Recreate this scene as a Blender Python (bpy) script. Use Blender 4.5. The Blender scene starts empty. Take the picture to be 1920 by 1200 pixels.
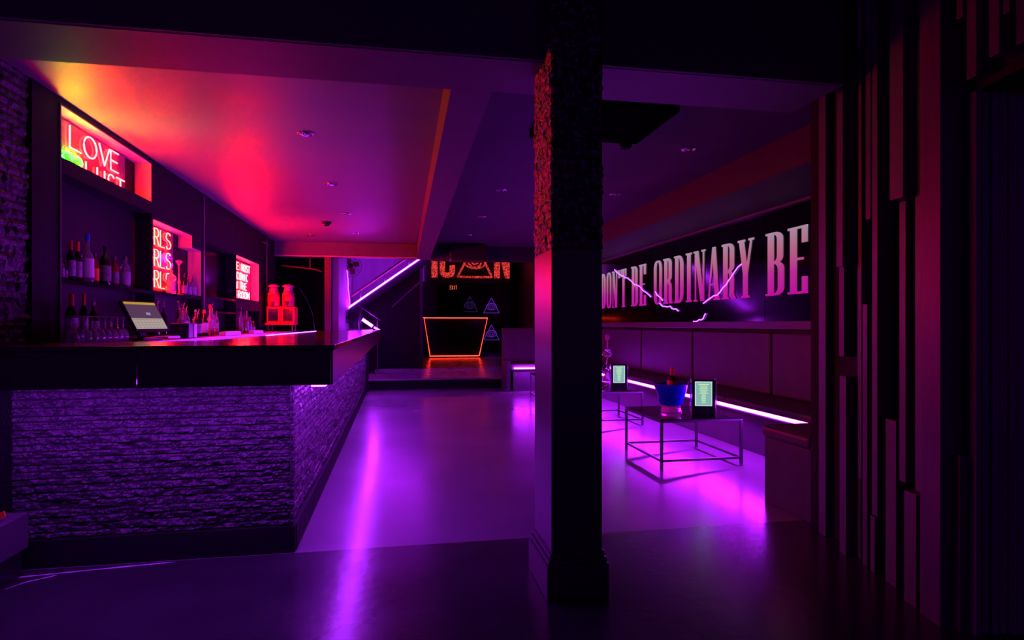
import bpy, bmesh, math, random
from mathutils import Vector, Matrix, noise
random.seed(7)
PI = math.pi
sc = bpy.context.scene
COL = sc.collection

# ---------------------------------------------------------------- camera
YAW = math.atan(215 / 1158)
cd = bpy.data.cameras.new('camera'); cam = bpy.data.objects.new('camera', cd); COL.objects.link(cam)
cam.location = (0, 0, 1.2); cam.rotation_euler = (PI / 2, 0, -YAW)
cd.sensor_width = 36; cd.lens = 36 * 1158 / 1920; cd.shift_y = 8 / 1920; cd.clip_start = 0.02
sc.camera = cam
# ---------------------------------------------------------------- world and exposure
w = bpy.data.worlds.new('world'); sc.world = w; w.use_nodes = True
w.node_tree.nodes['Background'].inputs[0].default_value = (0.24, 0.0, 0.62, 1)
w.node_tree.nodes['Background'].inputs[1].default_value = 0.18
sc.view_settings.view_transform = 'Standard'; sc.view_settings.look = 'None'
sc.view_settings.gamma = 1; sc.view_settings.exposure = 0.0; sc.view_settings.use_curve_mapping = False
VIOLET = (0.44, 0.011, 1.0)
S_BENCH = 110; S_BAR = 36; S_STAIR = 100; S_NEON = 300; S_GREEN = 115; S_BOOTH = 14; S_ICON = 1.1

# ---------------------------------------------------------------- materials
M = {}
def mat(name, col, rough=0.5, metal=0.0, spec=0.5, trans=0.0, noise_col=None, nscale=8, bump=0.0, bscale=40, rvar=0.0, coat=0.0, ior=1.45, stretch=(1,1,1)):
    m = bpy.data.materials.new(name); m.use_nodes = True
    nt = m.node_tree; b = nt.nodes['Principled BSDF']
    b.inputs['Base Color'].default_value = (*col, 1); b.inputs['Roughness'].default_value = rough
    b.inputs['Metallic'].default_value = metal; b.inputs['Specular IOR Level'].default_value = spec
    b.inputs['Transmission Weight'].default_value = trans; b.inputs['IOR'].default_value = ior
    b.inputs['Coat Weight'].default_value = coat
    tc = nt.nodes.new('ShaderNodeTexCoord'); mp = nt.nodes.new('ShaderNodeMapping')
    mp.inputs['Scale'].default_value = stretch
    nt.links.new(tc.outputs['Object'], mp.inputs['Vector'])
    if noise_col or rvar:
        n = nt.nodes.new('ShaderNodeTexNoise'); n.inputs['Scale'].default_value = nscale; n.inputs['Detail'].default_value = 6
        nt.links.new(mp.outputs['Vector'], n.inputs['Vector'])
        if noise_col:
            r = nt.nodes.new('ShaderNodeValToRGB')
            r.color_ramp.elements[0].position = .25 if name != 'pillar_stone' else .48; r.color_ramp.elements[0].color = (*col, 1)
            r.color_ramp.elements[1].position = .8; r.color_ramp.elements[1].color = (*noise_col, 1)
            nt.links.new(n.outputs['Fac'], r.inputs['Fac']); nt.links.new(r.outputs['Color'], b.inputs['Base Color'])
        if rvar:
            mr = nt.nodes.new('ShaderNodeMapRange'); mr.inputs['To Min'].default_value = rough - rvar; mr.inputs['To Max'].default_value = rough + rvar
            mr.inputs['From Min'].default_value = .2; mr.inputs['From Max'].default_value = .8
            nt.links.new(n.outputs['Fac'], mr.inputs['Value']); nt.links.new(mr.outputs['Result'], b.inputs['Roughness'])
    if bump:
        n2 = nt.nodes.new('ShaderNodeTexNoise'); n2.inputs['Scale'].default_value = bscale; n2.inputs['Detail'].default_value = 5
        nt.links.new(mp.outputs['Vector'], n2.inputs['Vector'])
        bp = nt.nodes.new('ShaderNodeBump'); bp.inputs['Strength'].default_value = bump; bp.inputs['Distance'].default_value = .01
        nt.links.new(n2.outputs['Fac'], bp.inputs['Height']); nt.links.new(bp.outputs['Normal'], b.inputs['Normal'])
    M[name] = m; return m
def emit(name, col, s):
    m = mat(name, (.02, .02, .02), .3)
    b = m.node_tree.nodes['Principled BSDF']
    b.inputs['Emission Color'].default_value = (*col, 1); b.inputs['Emission Strength'].default_value = s
    return m
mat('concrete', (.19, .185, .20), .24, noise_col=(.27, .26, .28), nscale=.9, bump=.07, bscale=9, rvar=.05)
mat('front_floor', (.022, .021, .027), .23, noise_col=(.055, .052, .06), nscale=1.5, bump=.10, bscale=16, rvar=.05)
mat('stage_floor', (.24, .23, .24), .24, noise_col=(.32, .30, .32), nscale=2, bump=.05, bscale=12, rvar=.06)
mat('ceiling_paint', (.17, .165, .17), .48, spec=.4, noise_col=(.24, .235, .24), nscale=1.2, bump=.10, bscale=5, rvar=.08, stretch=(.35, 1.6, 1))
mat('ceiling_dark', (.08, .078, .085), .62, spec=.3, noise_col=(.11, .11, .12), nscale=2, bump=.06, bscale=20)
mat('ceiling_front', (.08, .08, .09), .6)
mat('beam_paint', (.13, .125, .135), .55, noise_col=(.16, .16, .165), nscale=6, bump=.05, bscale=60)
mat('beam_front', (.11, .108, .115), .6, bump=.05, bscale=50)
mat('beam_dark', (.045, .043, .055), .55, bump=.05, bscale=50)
mat('stone', (.035, .033, .04), .32, spec=.6, noise_col=(.085, .082, .095), nscale=14, bump=.6, bscale=70, rvar=.1)
mat('pillar_stone', (.008, .007, .010), .28, spec=.8, noise_col=(.42, .39, .45), bump=1.0, bscale=60, rvar=.08, nscale=38)
mat('wall_stone', (.03, .028, .035), .35, bump=.8, bscale=60)
mat('pillar_panel', (.05, .048, .055), .28, bump=.05, bscale=90, stretch=(1, 1, .15))
mat('black_wood', (.018, .017, .02), .62, spec=.08, noise_col=(.03, .028, .033), nscale=6, bump=.12, bscale=40, stretch=(4, 4, .3))
mat('slat_paint', (.08, .076, .082), .38, noise_col=(.12, .113, .12), nscale=5, bump=.12, bscale=30, rvar=.06, stretch=(6, 6, .3))
mat('black_gloss', (.012, .011, .014), .12, bump=.03, bscale=25, rvar=.05, nscale=5)
mat('counter_gloss', (.02, .016, .018), .14, noise_col=(.05, .035, .035), nscale=4, bump=.04, bscale=18, rvar=.07)
mat('fascia', (.04, .034, .04), .3, bump=.04, bscale=30, noise_col=(.06, .05, .06), nscale=5)
mat('niche_paint', (.42, .40, .42), .4, noise_col=(.5, .48, .5), nscale=5, bump=.06, bscale=20, stretch=(1, 5, 1))
mat('back_panel', (.03, .028, .033), .5, spec=.12)
mat('mirror', (.55, .55, .6), .04, metal=1.0)
mat('dark_mirror', (.004, .004, .006), .10, spec=.16)
mat('leather', (.055, .05, .058), .42, spec=.35, noise_col=(.075, .07, .08), nscale=5, bump=.15, bscale=140)
mat('leather_seam', (.008, .008, .01), .6)
mat('ledge_wood', (.10, .095, .105), .3, bump=.08, bscale=30)
mat('metal_dark', (.11, .105, .12), .3, metal=.8)
mat('chrome', (.75, .75, .78), .12, metal=1.0)
mat('smoked_glass', (.02, .02, .025), .05, spec=.6)
mat('acrylic', (.9, .9, .95), .06, trans=.92, ior=1.3)
mat('clear_glass', (.8, .8, .88), .06, trans=.8, ior=1.45)
mat('amber_glass', (.35, .09, .02), .08, trans=.35)
mat('dark_glass', (.02, .025, .02), .08, spec=.6)
mat('blue_bucket', (.01, .01, .85), .25, spec=.4)
mat('pink_glass', (.85, .35, .6), .12, trans=.4)
mat('label_white', (.7, .7, .7), .5)
mat('label_pale', (.55, .5, .62), .5, noise_col=(.1, .08, .14), nscale=60)
mat('label_black', (.03, .03, .03), .5, noise_col=(.4, .4, .42), nscale=45, stretch=(1, 1, 4))
mat('cap_red', (.7, .06, .03), .35)
mat('cap_blue', (.04, .06, .8), .3)
mat('cap_orange', (.95, .22, .03), .4)
mat('cap_steel', (.5, .5, .52), .25, metal=.9)
mat('red_plastic', (.75, .05, .05), .28)
mat('slush', (.7, .06, .12), .12, trans=.25)
mat('black_plastic', (.02, .02, .023), .4)
mat('white_plastic', (.55, .53, .58), .4)
mat('red_wood', (.16, .05, .05), .5, bump=.1, bscale=20)
mat('violet_wall', (.45, .42, .48), .55, noise_col=(.55, .52, .58), nscale=3, bump=.1, bscale=12, stretch=(3, 3, .5))
mat('jamb_paint', (.22, .21, .23), .35, bump=.1, bscale=30)
mat('bulkhead_paint', (.06, .055, .06), .6, spec=.3, bump=.05, bscale=50)
mat('stage_wall', (.10, .095, .11), .5)
mat('stair_black', (.014, .013, .016), .6, spec=.15)
mat('matte_black', (.005, .005, .006), .9, spec=0.0)
mat('screen_mesh', (.06, .055, .065), .6, bump=.4, bscale=200)
mat('tape', (.65, .63, .75), .5)
mat('copper', (.6, .22, .1), .3, metal=.8)
mat('trim_gloss', (.2, .18, .2), .25)
emit('led_bench', VIOLET, S_BENCH); emit('led_bar', (.40, .020, 1.0), S_BAR); emit('led_stair', VIOLET, S_STAIR)
emit('led_thin', (.5, .03, 1.0), 9); emit('jag_reflection', (.42, .05, 1.0), 7); emit('led_accent', (.45, .05, 1.0), 13); emit('led_inner', VIOLET, 48)  # the jag material paints mirror reflections as glow
emit('neon_red', (1.0, .0030, .0032), S_NEON); emit('neon_red_small', (1.0, .0045, .0026), S_NEON * .7); emit('neon_green', (.003, 1.0, .004), S_GREEN)
emit('booth_line', (1.0, .024, .012), S_BOOTH); emit('eye_line', (.20, .03, .62), .6); emit('eye_dim', (.08, .03, .25), .3)
emit('exit_letters', (1.0, .12, .06), .9)
emit('pos_yellow', (.55, .36, .03), .8); emit('pos_grey', (.10, .05, .10), .8); emit('pos_pale', (.50, .42, .36), .8)
emit('pos_mark', (.35, .3, .55), .8)
emit('menu_glow', (.24, .50, .46), .9); emit('menu_edge', (.62, .82, .86), .9); emit('menu_ink', (.55, .80, .40), 1.1)
# printed lettering with an added glow; print fades from pale to magenta with height
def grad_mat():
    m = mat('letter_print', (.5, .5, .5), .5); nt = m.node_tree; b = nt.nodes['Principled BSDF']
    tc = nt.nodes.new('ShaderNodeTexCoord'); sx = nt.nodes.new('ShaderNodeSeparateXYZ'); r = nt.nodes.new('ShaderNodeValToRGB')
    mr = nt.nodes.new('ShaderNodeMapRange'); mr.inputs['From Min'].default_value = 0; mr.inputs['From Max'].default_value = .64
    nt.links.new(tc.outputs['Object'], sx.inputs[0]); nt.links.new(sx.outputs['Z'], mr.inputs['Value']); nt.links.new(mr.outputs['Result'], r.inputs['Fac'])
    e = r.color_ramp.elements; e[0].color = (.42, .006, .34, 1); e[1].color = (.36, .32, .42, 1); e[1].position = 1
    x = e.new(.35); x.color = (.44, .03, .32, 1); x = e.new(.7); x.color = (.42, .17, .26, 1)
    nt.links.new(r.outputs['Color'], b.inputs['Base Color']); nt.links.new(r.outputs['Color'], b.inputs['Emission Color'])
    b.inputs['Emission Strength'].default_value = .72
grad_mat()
def icon_mat():                       # pixel grid of the sign letters
    m = mat('icon_pixels', (.1, .02, .02), .5); nt = m.node_tree; b = nt.nodes['Principled BSDF']
    tc = nt.nodes.new('ShaderNodeTexCoord'); v = nt.nodes.new('ShaderNodeTexVoronoi'); v.inputs['Scale'].default_value = 26
    r = nt.nodes.new('ShaderNodeValToRGB'); r.color_ramp.elements[0].color = (1, .06, .05, 1); r.color_ramp.elements[0].position = .25
    r.color_ramp.elements[1].color = (.22, .01, .01, 1); r.color_ramp.elements[1].position = .65
    nt.links.new(tc.outputs['Object'], v.inputs['Vector']); nt.links.new(v.outputs['Distance'], r.inputs['Fac'])
    nt.links.new(r.outputs['Color'], b.inputs['Emission Color']); b.inputs['Emission Strength'].default_value = S_ICON
icon_mat()

# ---------------------------------------------------------------- mesh builder
class MB:
    def __init__(s): s.bm = bmesh.new()
    def box(s, x0, x1, y0, y1, z0, z1, mi=0):
        v = [s.bm.verts.new(p) for p in ((x0,y0,z0),(x1,y0,z0),(x1,y1,z0),(x0,y1,z0),(x0,y0,z1),(x1,y0,z1),(x1,y1,z1),(x0,y1,z1))]
        for f in ((3,2,1,0),(4,5,6,7),(0,1,5,4),(1,2,6,5),(2,3,7,6),(3,0,4,7)):
            s.bm.faces.new([v[i] for i in f]).material_index = mi
        return s
    def hexa(s, pts):
        v = [s.bm.verts.new(p) for p in pts]
        for f in ((3,2,1,0),(4,5,6,7),(0,1,5,4),(1,2,6,5),(2,3,7,6),(3,0,4,7)): s.bm.faces.new([v[i] for i in f])
        return s
    def prism(s, poly, h, o=(0,0,0), ux=(1,0,0), uy=(0,1,0), uz=(0,0,1)):   # poly in (ux, uy), pulled along uz by h
        o, ux, uy, uz = map(Vector, (o, ux, uy, uz))
        a = [s.bm.verts.new(o + ux*p[0] + uy*p[1]) for p in poly]; b = [s.bm.verts.new(v.co + uz*h) for v in a]
        n = len(a)
        s.bm.faces.new(a[::-1]); s.bm.faces.new(b)
        for i in range(n): s.bm.faces.new((a[i], a[(i+1)%n], b[(i+1)%n], b[i]))
        return s
    def tube(s, pts, r, n=6, closed=False):
        pts = [Vector(p) for p in pts]; N = len(pts); rings = []
        ref = None
        for i, p in enumerate(pts):
            if closed: t = pts[(i+1)%N] - pts[i-1]
            else: t = pts[min(i+1, N-1)] - pts[max(i-1, 0)]
            t.normalize()
            if ref is None: ref = Vector((0,0,1)) if abs(t.z) < .9 else Vector((1,0,0))
            u = t.cross(ref)
            if u.length < 1e-4: u = t.cross(Vector((0,1,.3)))
            u.normalize(); v = t.cross(u); ref = -v if False else ref
            rr = r[i] if isinstance(r, (list, tuple)) else r
            rings.append([s.bm.verts.new(p + u*math.cos(2*PI*k/n)*rr + v*math.sin(2*PI*k/n)*rr) for k in range(n)])
        for i in range(N if closed else N-1):
            a, b = rings[i], rings[(i+1)%N]
            for k in range(n):
                f = s.bm.faces.new((a[k], a[(k+1)%n], b[(k+1)%n], b[k])); f.smooth = n > 5
        if not closed: s.bm.faces.new(rings[0][::-1]); s.bm.faces.new(rings[-1])
        return s
    def lathe(s, prof, o=(0,0,0), n=16, sy=1.0):      # prof: (r, z) from bottom to top
        rings = []
        for r, z in prof:
            rings.append([s.bm.verts.new((o[0] + max(r,.0004)*math.cos(2*PI*k/n), o[1] + max(r,.0004)*math.sin(2*PI*k/n)*sy, o[2]+z)) for k in range(n)])
        for i in range(len(rings)-1):
            for k in range(n):
                f = s.bm.faces.new((rings[i][k], rings[i][(k+1)%n], rings[i+1][(k+1)%n], rings[i+1][k])); f.smooth = True
        s.bm.faces.new(rings[0][::-1]); s.bm.faces.new(rings[-1])
        return s
    def build(s, name, m, parent=None, bevel=0, smooth_bevel=2, loc=None):
        bmesh.ops.recalc_face_normals(s.bm, faces=s.bm.faces[:])
        me = bpy.data.meshes.new(name); s.bm.to_mesh(me); s.bm.free()
        for k in (m if isinstance(m, (list, tuple)) else [m]): me.materials.append(M[k])
        o = bpy.data.objects.new(name, me); COL.objects.link(o)
        if parent: o.parent = parent
        if loc: o.location = loc
        if bevel:
            b = o.modifiers.new('bevel', 'BEVEL'); b.width = bevel; b.segments = smooth_bevel; b.limit_method = 'ANGLE'
        return o
def empty(name, loc=(0,0,0), rz=0.0):
    o = bpy.data.objects.new(name, None); COL.objects.link(o); o.location = loc; o.rotation_euler = (0,0,rz); o.empty_display_size = .1
    return o
def tag(o, label, cat, group=None, kind=None):
    o['label'] = label; o['category'] = cat
    if group: o['group'] = group
    if kind: o['kind'] = kind
    return o
def struct(o): o['kind'] = 'structure'; return o
def copy_tree(o, parent=None):
    c = o.copy(); COL.objects.link(c)
    if parent: c.parent = parent
    for ch in list(o.children): copy_tree(ch, c)
    return c
def B(*a): return MB().box(*a)

# =============================================================== SETTING
struct(B(-3.2, 6.0, 3.395, 11.6, -.1, 0).build('floor', 'concrete'))
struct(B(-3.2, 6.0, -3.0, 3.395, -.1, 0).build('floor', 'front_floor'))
struct(B(-3.2, 6.0, 11.62, 24.2, -.1, .2).build('floor', 'stage_floor'))
struct(B(-.62, 2.0, 11.5, 11.62, 0, .17).build('trim_1', 'stair_black'))      # riser of the raised floor
struct(B(-.62, 2.0, 11.46, 11.62, .17, .205).build('trim_2', 'stage_floor', bevel=.006))
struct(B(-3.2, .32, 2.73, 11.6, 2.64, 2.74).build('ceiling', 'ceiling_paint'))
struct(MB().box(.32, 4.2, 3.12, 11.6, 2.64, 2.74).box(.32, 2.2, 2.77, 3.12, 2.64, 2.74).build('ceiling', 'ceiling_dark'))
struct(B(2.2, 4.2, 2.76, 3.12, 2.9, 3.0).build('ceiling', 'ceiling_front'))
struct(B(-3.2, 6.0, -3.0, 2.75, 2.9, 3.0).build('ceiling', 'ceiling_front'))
struct(B(-3.2, 6.0, 11.6, 24.2, 4.6, 4.7).build('ceiling', 'ceiling_front'))
# beams
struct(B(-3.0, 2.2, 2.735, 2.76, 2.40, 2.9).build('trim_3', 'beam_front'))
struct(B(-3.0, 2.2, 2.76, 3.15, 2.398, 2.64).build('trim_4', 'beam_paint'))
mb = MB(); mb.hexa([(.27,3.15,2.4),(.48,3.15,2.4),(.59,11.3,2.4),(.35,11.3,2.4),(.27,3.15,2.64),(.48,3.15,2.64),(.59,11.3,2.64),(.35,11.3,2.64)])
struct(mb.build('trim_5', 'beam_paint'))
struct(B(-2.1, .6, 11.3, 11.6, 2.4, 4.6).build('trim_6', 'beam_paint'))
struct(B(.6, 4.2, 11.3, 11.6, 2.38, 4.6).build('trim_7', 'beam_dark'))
struct(B(-2.1, .4, 11.285, 11.3, 2.385, 2.41).build('trim_8', 'niche_paint'))
# right bulkhead
struct(B(2.92, 4.2, 3.3, 11.3, 2.37, 2.64).build('trim_9', 'bulkhead_paint'))
struct(B(3.70, 3.76, 3.3, 11.3, 2.35, 2.37).build('trim_10', 'trim_gloss'))

def stone_panel(name, m, o, u, n, W, H, course, res, depth, seed, parent=None, kind=None, smin=.12, smax=.42):
    """split-face ledge stone: a height field over a W x H face; o lower corner, u along, n outwards"""
    rnd = random.Random(seed); o, u, n = Vector(o), Vector(u), Vector(n); up = Vector((0,0,1))
    zs = []; z = 0
    while z < H - .008:
        h = course * rnd.uniform(.75, 1.25); z1 = min(z + h, H); xs = []; x = -rnd.uniform(0, smax)
        while x < W: l = rnd.uniform(smin, smax); xs.append((x, x + l, rnd.random(), rnd.uniform(-.5, .5))); x += l
        zs.append((z, z1, xs)); z = z1
    nx = max(2, int(W/res)); bm = bmesh.new(); rows = []
    zlist = []
    for (a, b, xs) in zs:
        k = max(3, int((b-a)/res*1.2))
        for i in range(k):
            f = i/(k-1); zlist.append((a + (b-a)*(.02 + .96*f), f, xs))
    for (z, f, xs) in zlist:
        row = []; j = 0
        for i in range(nx+1):
            x = W*i/nx
            while j < len(xs)-1 and x > xs[j][1]: j += 1
            s = xs[j]; ex = min(x - s[0], s[1] - x)
            e = (.55 + .45*min(1, ex/.006)) * (.45 if f == 0 else (.75 if f == 1 else 1))
            base = .35 + .65*s[2] + s[3]*.5*(f-.5)
            nn = noise.fractal((x*26 + seed, z*42, s[2]*5), .75, 2.1, 5)
            d = depth * max(0.02, (.15 + .85*base + .42*nn) * (.25 + .75*e))
            if i in (0, nx): d = depth*.3
            row.append(bm.verts.new(o + u*x + up*z + n*d))
        rows.append(row)
    for r in range(len(rows)-1):
        for i in range(nx): bm.faces.new((rows[r][i], rows[r][i+1], rows[r+1][i+1], rows[r+1][i]))
    me = bpy.data.meshes.new(name); bm.to_mesh(me); bm.free(); me.materials.append(M[m])
    ob = bpy.data.objects.new(name, me); COL.objects.link(ob)
    if parent: ob.parent = parent
    if kind: ob['kind'] = kind
    # outward orientation
    p = me.polygons[0]
    if p.normal.dot(n) < 0: me.flip_normals()
    return ob
# left walls
struct(B(-2.5, -2.14, 2.4, 4.06, 0, 2.9).build('wall_left', 'wall_stone'))
stone_panel('wall_left', 'wall_stone', (-2.14, 4.06, 0), (0,-1,0), (1,0,0), 1.4, 2.64, .05, .018, .035, 5, kind='structure')
struct(B(-2.5, -2.245, 4.06, 11.3, 0, 2.64).build('wall_left', 'back_panel'))
struct(B(-2.14, -1.88, 3.62, 3.72, 0, .92).build('wall_left', 'wall_stone'))
# back room shell
struct(B(-2.3, 4.2, 22.6, 22.8, .2, 4.6).build('wall_back', 'stage_wall'))
struct(B(4.0, 4.2, 11.6, 22.6, .2, 4.6).build('wall_right', 'stage_wall'))
struct(B(-1.16, -1.05, 11.62, 15.4, .2, 4.6).build('wall_left', 'violet_wall'))
struct(B(-1.05, 4.0, 15.4, 15.5, 2.95, 4.6).build('wall_back', 'stage_wall'))
struct(B(-1.05, .62, 15.4, 15.5, .2, 2.95).build('wall_back', 'violet_wall'))
struct(B(.50, .62, 15.5, 22.6, .2, 4.6).build('wall_left', 'stage_wall'))
struct(B(-3.2, -1.16, 14.0, 14.1, .2, 4.6).build('wall_back', 'stair_black'))
struct(B(-3.2, -2.1, 11.3, 11.45, 0, 4.6).build('wall_back', 'stair_black'))
struct(B(-1.26, -1.16, 11.3, 11.45, 0, 2.4).build('trim_11', 'red_wood'))
struct(B(.86, 1.4, 22.4, 22.6, .2, 4.4).build('trim_12', 'violet_wall'))
d1 = struct(B(1.45, 2.35, 22.52, 22.6, .2, 2.3).build('door_1', 'stair_black'))
struct(MB().box(1.40,1.45,22.5,22.6,.2,2.36).box(2.35,2.40,22.5,22.6,.2,2.36).box(1.45,2.35,22.5,22.6,2.30,2.36).build('trim_13', 'stage_wall'))
struct(B(3.75, 4.0, 20.5, 20.8, .2, 4.6).build('trim_14', 'stair_black'))
# right wall behind the banquettes
struct(B(3.78, 3.95, 3.3, 11.3, 0, 2.37).build('wall_right', 'beam_dark'))
struct(B(2.42, 3.95, 3.12, 3.29, 0, 2.9).build('wall_divider', 'black_wood'))
struct(B(5.2, 5.4, -3.0, 3.3, 0, 2.9).build('wall_right', 'stair_black'))
struct(B(3.95, 5.4, 3.12, 3.29, 0, 2.9).build('wall_back', 'stair_black'))
struct(B(2.03, 3.95, 11.42, 11.6, .0, 1.12).build('trim_15', 'leather'))   # low back wall of the far booth

# =============================================================== PILLAR
p = empty('pillar', (.775, 2.775, 0)); tag(p, 'square black pillar in the middle of the room, stone-clad above and smooth below', 'pillar')
def loc(o, par): o.parent = par; o.location = Vector(o.location) - Vector(par.location); return o
loc(B(.66, .89, 2.61, 2.95, 0, 1.53).build('lower_panel', 'pillar_panel', bevel=.004), p)
loc(B(.667, .883, 2.617, 2.943, 1.53, 2.9).build('core', 'pillar_stone'), p)
for (o, u, n, W, sd) in (((.66,2.617,1.53),(1,0,0),(0,-1,0),.23,11), ((.667,2.95,1.53),(0,-1,0),(-1,0,0),.34,12), ((.883,2.61,1.53),(0,1,0),(1,0,0),.34,13)):
    loc(stone_panel('stone_cladding', 'pillar_stone', o, u, n, W, 1.37, .035, .006, .014, sd, smin=.03, smax=.10), p)
m_ = MB().box(.635,.915,2.585,2.975,0,.15).box(.643,.907,2.593,2.967,.15,.175).box(.651,.899,2.601,2.959,.175,.2)
loc(m_.build('plinth', 'pillar_panel', bevel=.005), p)

# =============================================================== BAR
bar = empty('bar_counter', (-.9, 3.5, 0)); tag(bar, 'long L-shaped black bar with stone-clad front and glossy overhanging top', 'bar counter')
def bp_(o): return loc(o, bar)
# top with a rounded inner corner
poly = [(-2.08,3.0),(-.29,3.0),(-.29,11.2),(-1.08,11.2),(-1.08,4.25)]
for k in range(1, 9):
    a = k/8*PI/2; poly.append((-1.08 - .62*(1-math.cos(a)), 4.25 - .62*math.sin(a)))
poly += [(-2.08, 3.63)]
bp_(MB().prism(poly, .025, (0,0,1.078)).build('countertop', 'counter_gloss', bevel=.004))
mb = MB()
for x0, x1 in ((-2.08,-1.745),(-1.741,-1.145),(-1.141,-.31)): mb.box(x0, x1, 3.012, 3.032, .915, 1.078)
bp_(mb.build('front_fascia', 'fascia', bevel=.002))
mb = MB()
for y0, y1 in ((3.034,5.4),(5.404,7.8),(7.804,9.8),(9.804,11.19)): mb.box(-.32, -.30, y0, y1, .915, 1.078)
bp_(mb.build('side_fascia', 'fascia', bevel=.002))
bp_(MB().box(-2.08,-.33,3.034,3.42,1.02,1.077).box(-.55,-.33,3.42,11.18,1.02,1.077).build('soffit_board', 'beam_dark'))
bp_(MB().box(-1.86,-.56,3.44,3.60,0,1.02).box(-.68,-.56,3.60,11.2,0,1.02).build('body', 'black_wood'))
bp_(stone_panel('front_stone', 'stone', (-1.86,3.438,.14), (1,0,0), (0,-1,0), 1.325, .88, .034, .0065, .026, 21))
bp_(stone_panel('side_stone', 'stone', (-.562,3.41,.14), (0,1,0), (1,0,0), 7.79, .88, .034, .013, .024, 22))
bp_(MB().box(-1.88,-.53,3.40,3.44,0,.14).box(-.56,-.525,3.44,11.2,0,.14).build('toe_board', 'stair_black', bevel=.003))
bp_(B(-1.115,-1.085,4.35,11.1,1.02,1.05).build('led_strip','led_inner'))
bp_(MB().box(-.70,-.50,11.2,11.28,0,1.05).build('end_panel', 'black_wood'))
bp_(MB().box(-1.95,-.42,3.04,3.10,.93,.945).build('led_strip', 'led_bar'))
bp_(MB().box(-.40,-.335,3.04,11.1,.905,.918).build('led_strip', 'led_bar'))
bp_(MB().tube([(-1.105,5.6,1.098),(-1.105,6.6,1.10),(-1.105,7.6,1.10),(-1.105,8.9,1.10)], .010).build('led_strip', 'led_accent'))

# =============================================================== BACK BAR (cabinet wall)
bb = empty('back_bar_cabinet', (-2.17, 7.0, 0)); tag(bb, 'tall black back bar cabinet with lit display niches along the left wall', 'cabinet')
def bk(o): return loc(o, bb)
X0, X1 = -2.24, -2.1
mb = MB()
for y0,y1,z0,z1 in ((4.06,4.36,0,2.64),(4.36,5.86,2.60,2.64),(5.86,5.885,1.49,2.64),(5.885,7.24,2.125,2.64),(6.94,7.24,2.0,2.125),(7.24,7.40,0,2.64),
                    (7.40,8.72,2.12,2.64),(8.70,8.73,1.09,2.12),(8.73,10.1,2.125,2.64),(8.73,10.1,1.40,1.55),(10.1,11.28,0,2.64)):
    mb.box(X0, X1, y0, y1, z0, z1)
bk(mb.build('frame', 'black_wood', bevel=.002))
bk(B(-2.13, X1-.002, 4.36, 5.86, 2.19, 2.265).build('lower_lip', 'black_wood'))
bk(B(X0, -2.10, 4.36, 5.86, 2.165, 2.189).build('divider_board', 'black_wood'))
bk(MB().box(X0+.002, -2.105, 4.362, 5.858, 2.594, 2.599).box(X0+.002, -2.105, 5.853, 5.8585, 2.19, 2.594).build('niche_lining', 'niche_paint'))
bk(MB().box(X0+.002, -2.105, 5.89, 6.938, 2.119, 2.1245).box(X0+.002, -2.105, 6.932, 6.939, 2.0, 2.119).box(X0+.002,-2.105,6.94,7.238,1.994,1.9995).box(X0+.002,-2.105,7.232,7.239,1.51,1.994).build('niche_lining', 'niche_paint'))
bk(MB().box(X0+.002, -2.105, 8.735, 10.098, 2.119, 2.1245).box(X0+.002, -2.105, 10.092, 10.099, 1.55, 2.119).box(X0+.002,-2.105,8.735,10.098,1.5505,1.556).build('niche_lining', 'niche_paint'))
bk(B(X0, -2.09, 4.36, 7.24, 1.46, 1.49).build('shelf', 'black_gloss'))
bk(MB().box(X0, -2.10, 7.40, 8.70, 1.50, 1.525).box(X0, -2.10, 7.40, 8.70, 1.33, 1.355).build('shelf', 'black_gloss'))
bk(B(X0, -2.22, 7.41, 8.69, 1.53, 2.11).build('mirror_panel', 'dark_mirror'))
bk(B(-2.235, -2.08, 5.86, 5.885, 1.105, 1.46).build('upright', 'black_wood'))
bk(B(-2.099,-2.09,4.352,4.364,1.1,2.6).build('edge_trim', 'trim_gloss'))
bk(B(-2.099,-2.088,7.30,7.32,1.1,2.62).build('edge_trim', 'trim_gloss'))
# back counter
bc = empty('back_counter', (-1.9, 7.5, 0)); tag(bc, 'low black work counter under the bottle shelves along the left wall', 'counter')
def bq(o): return loc(o, bc)
bq(B(-2.085, -1.62, 3.75, 11.15, 1.055, 1.088).build('worktop', 'ledge_wood', bevel=.003))
bq(B(-2.08, -1.68, 3.8, 11.1, 0, 1.055).build('base_cabinet', 'black_wood'))
bq(B(-1.66, -1.63, 4.6, 10.9, 1.018, 1.05).build('steel_edge', 'white_plastic'))

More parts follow.
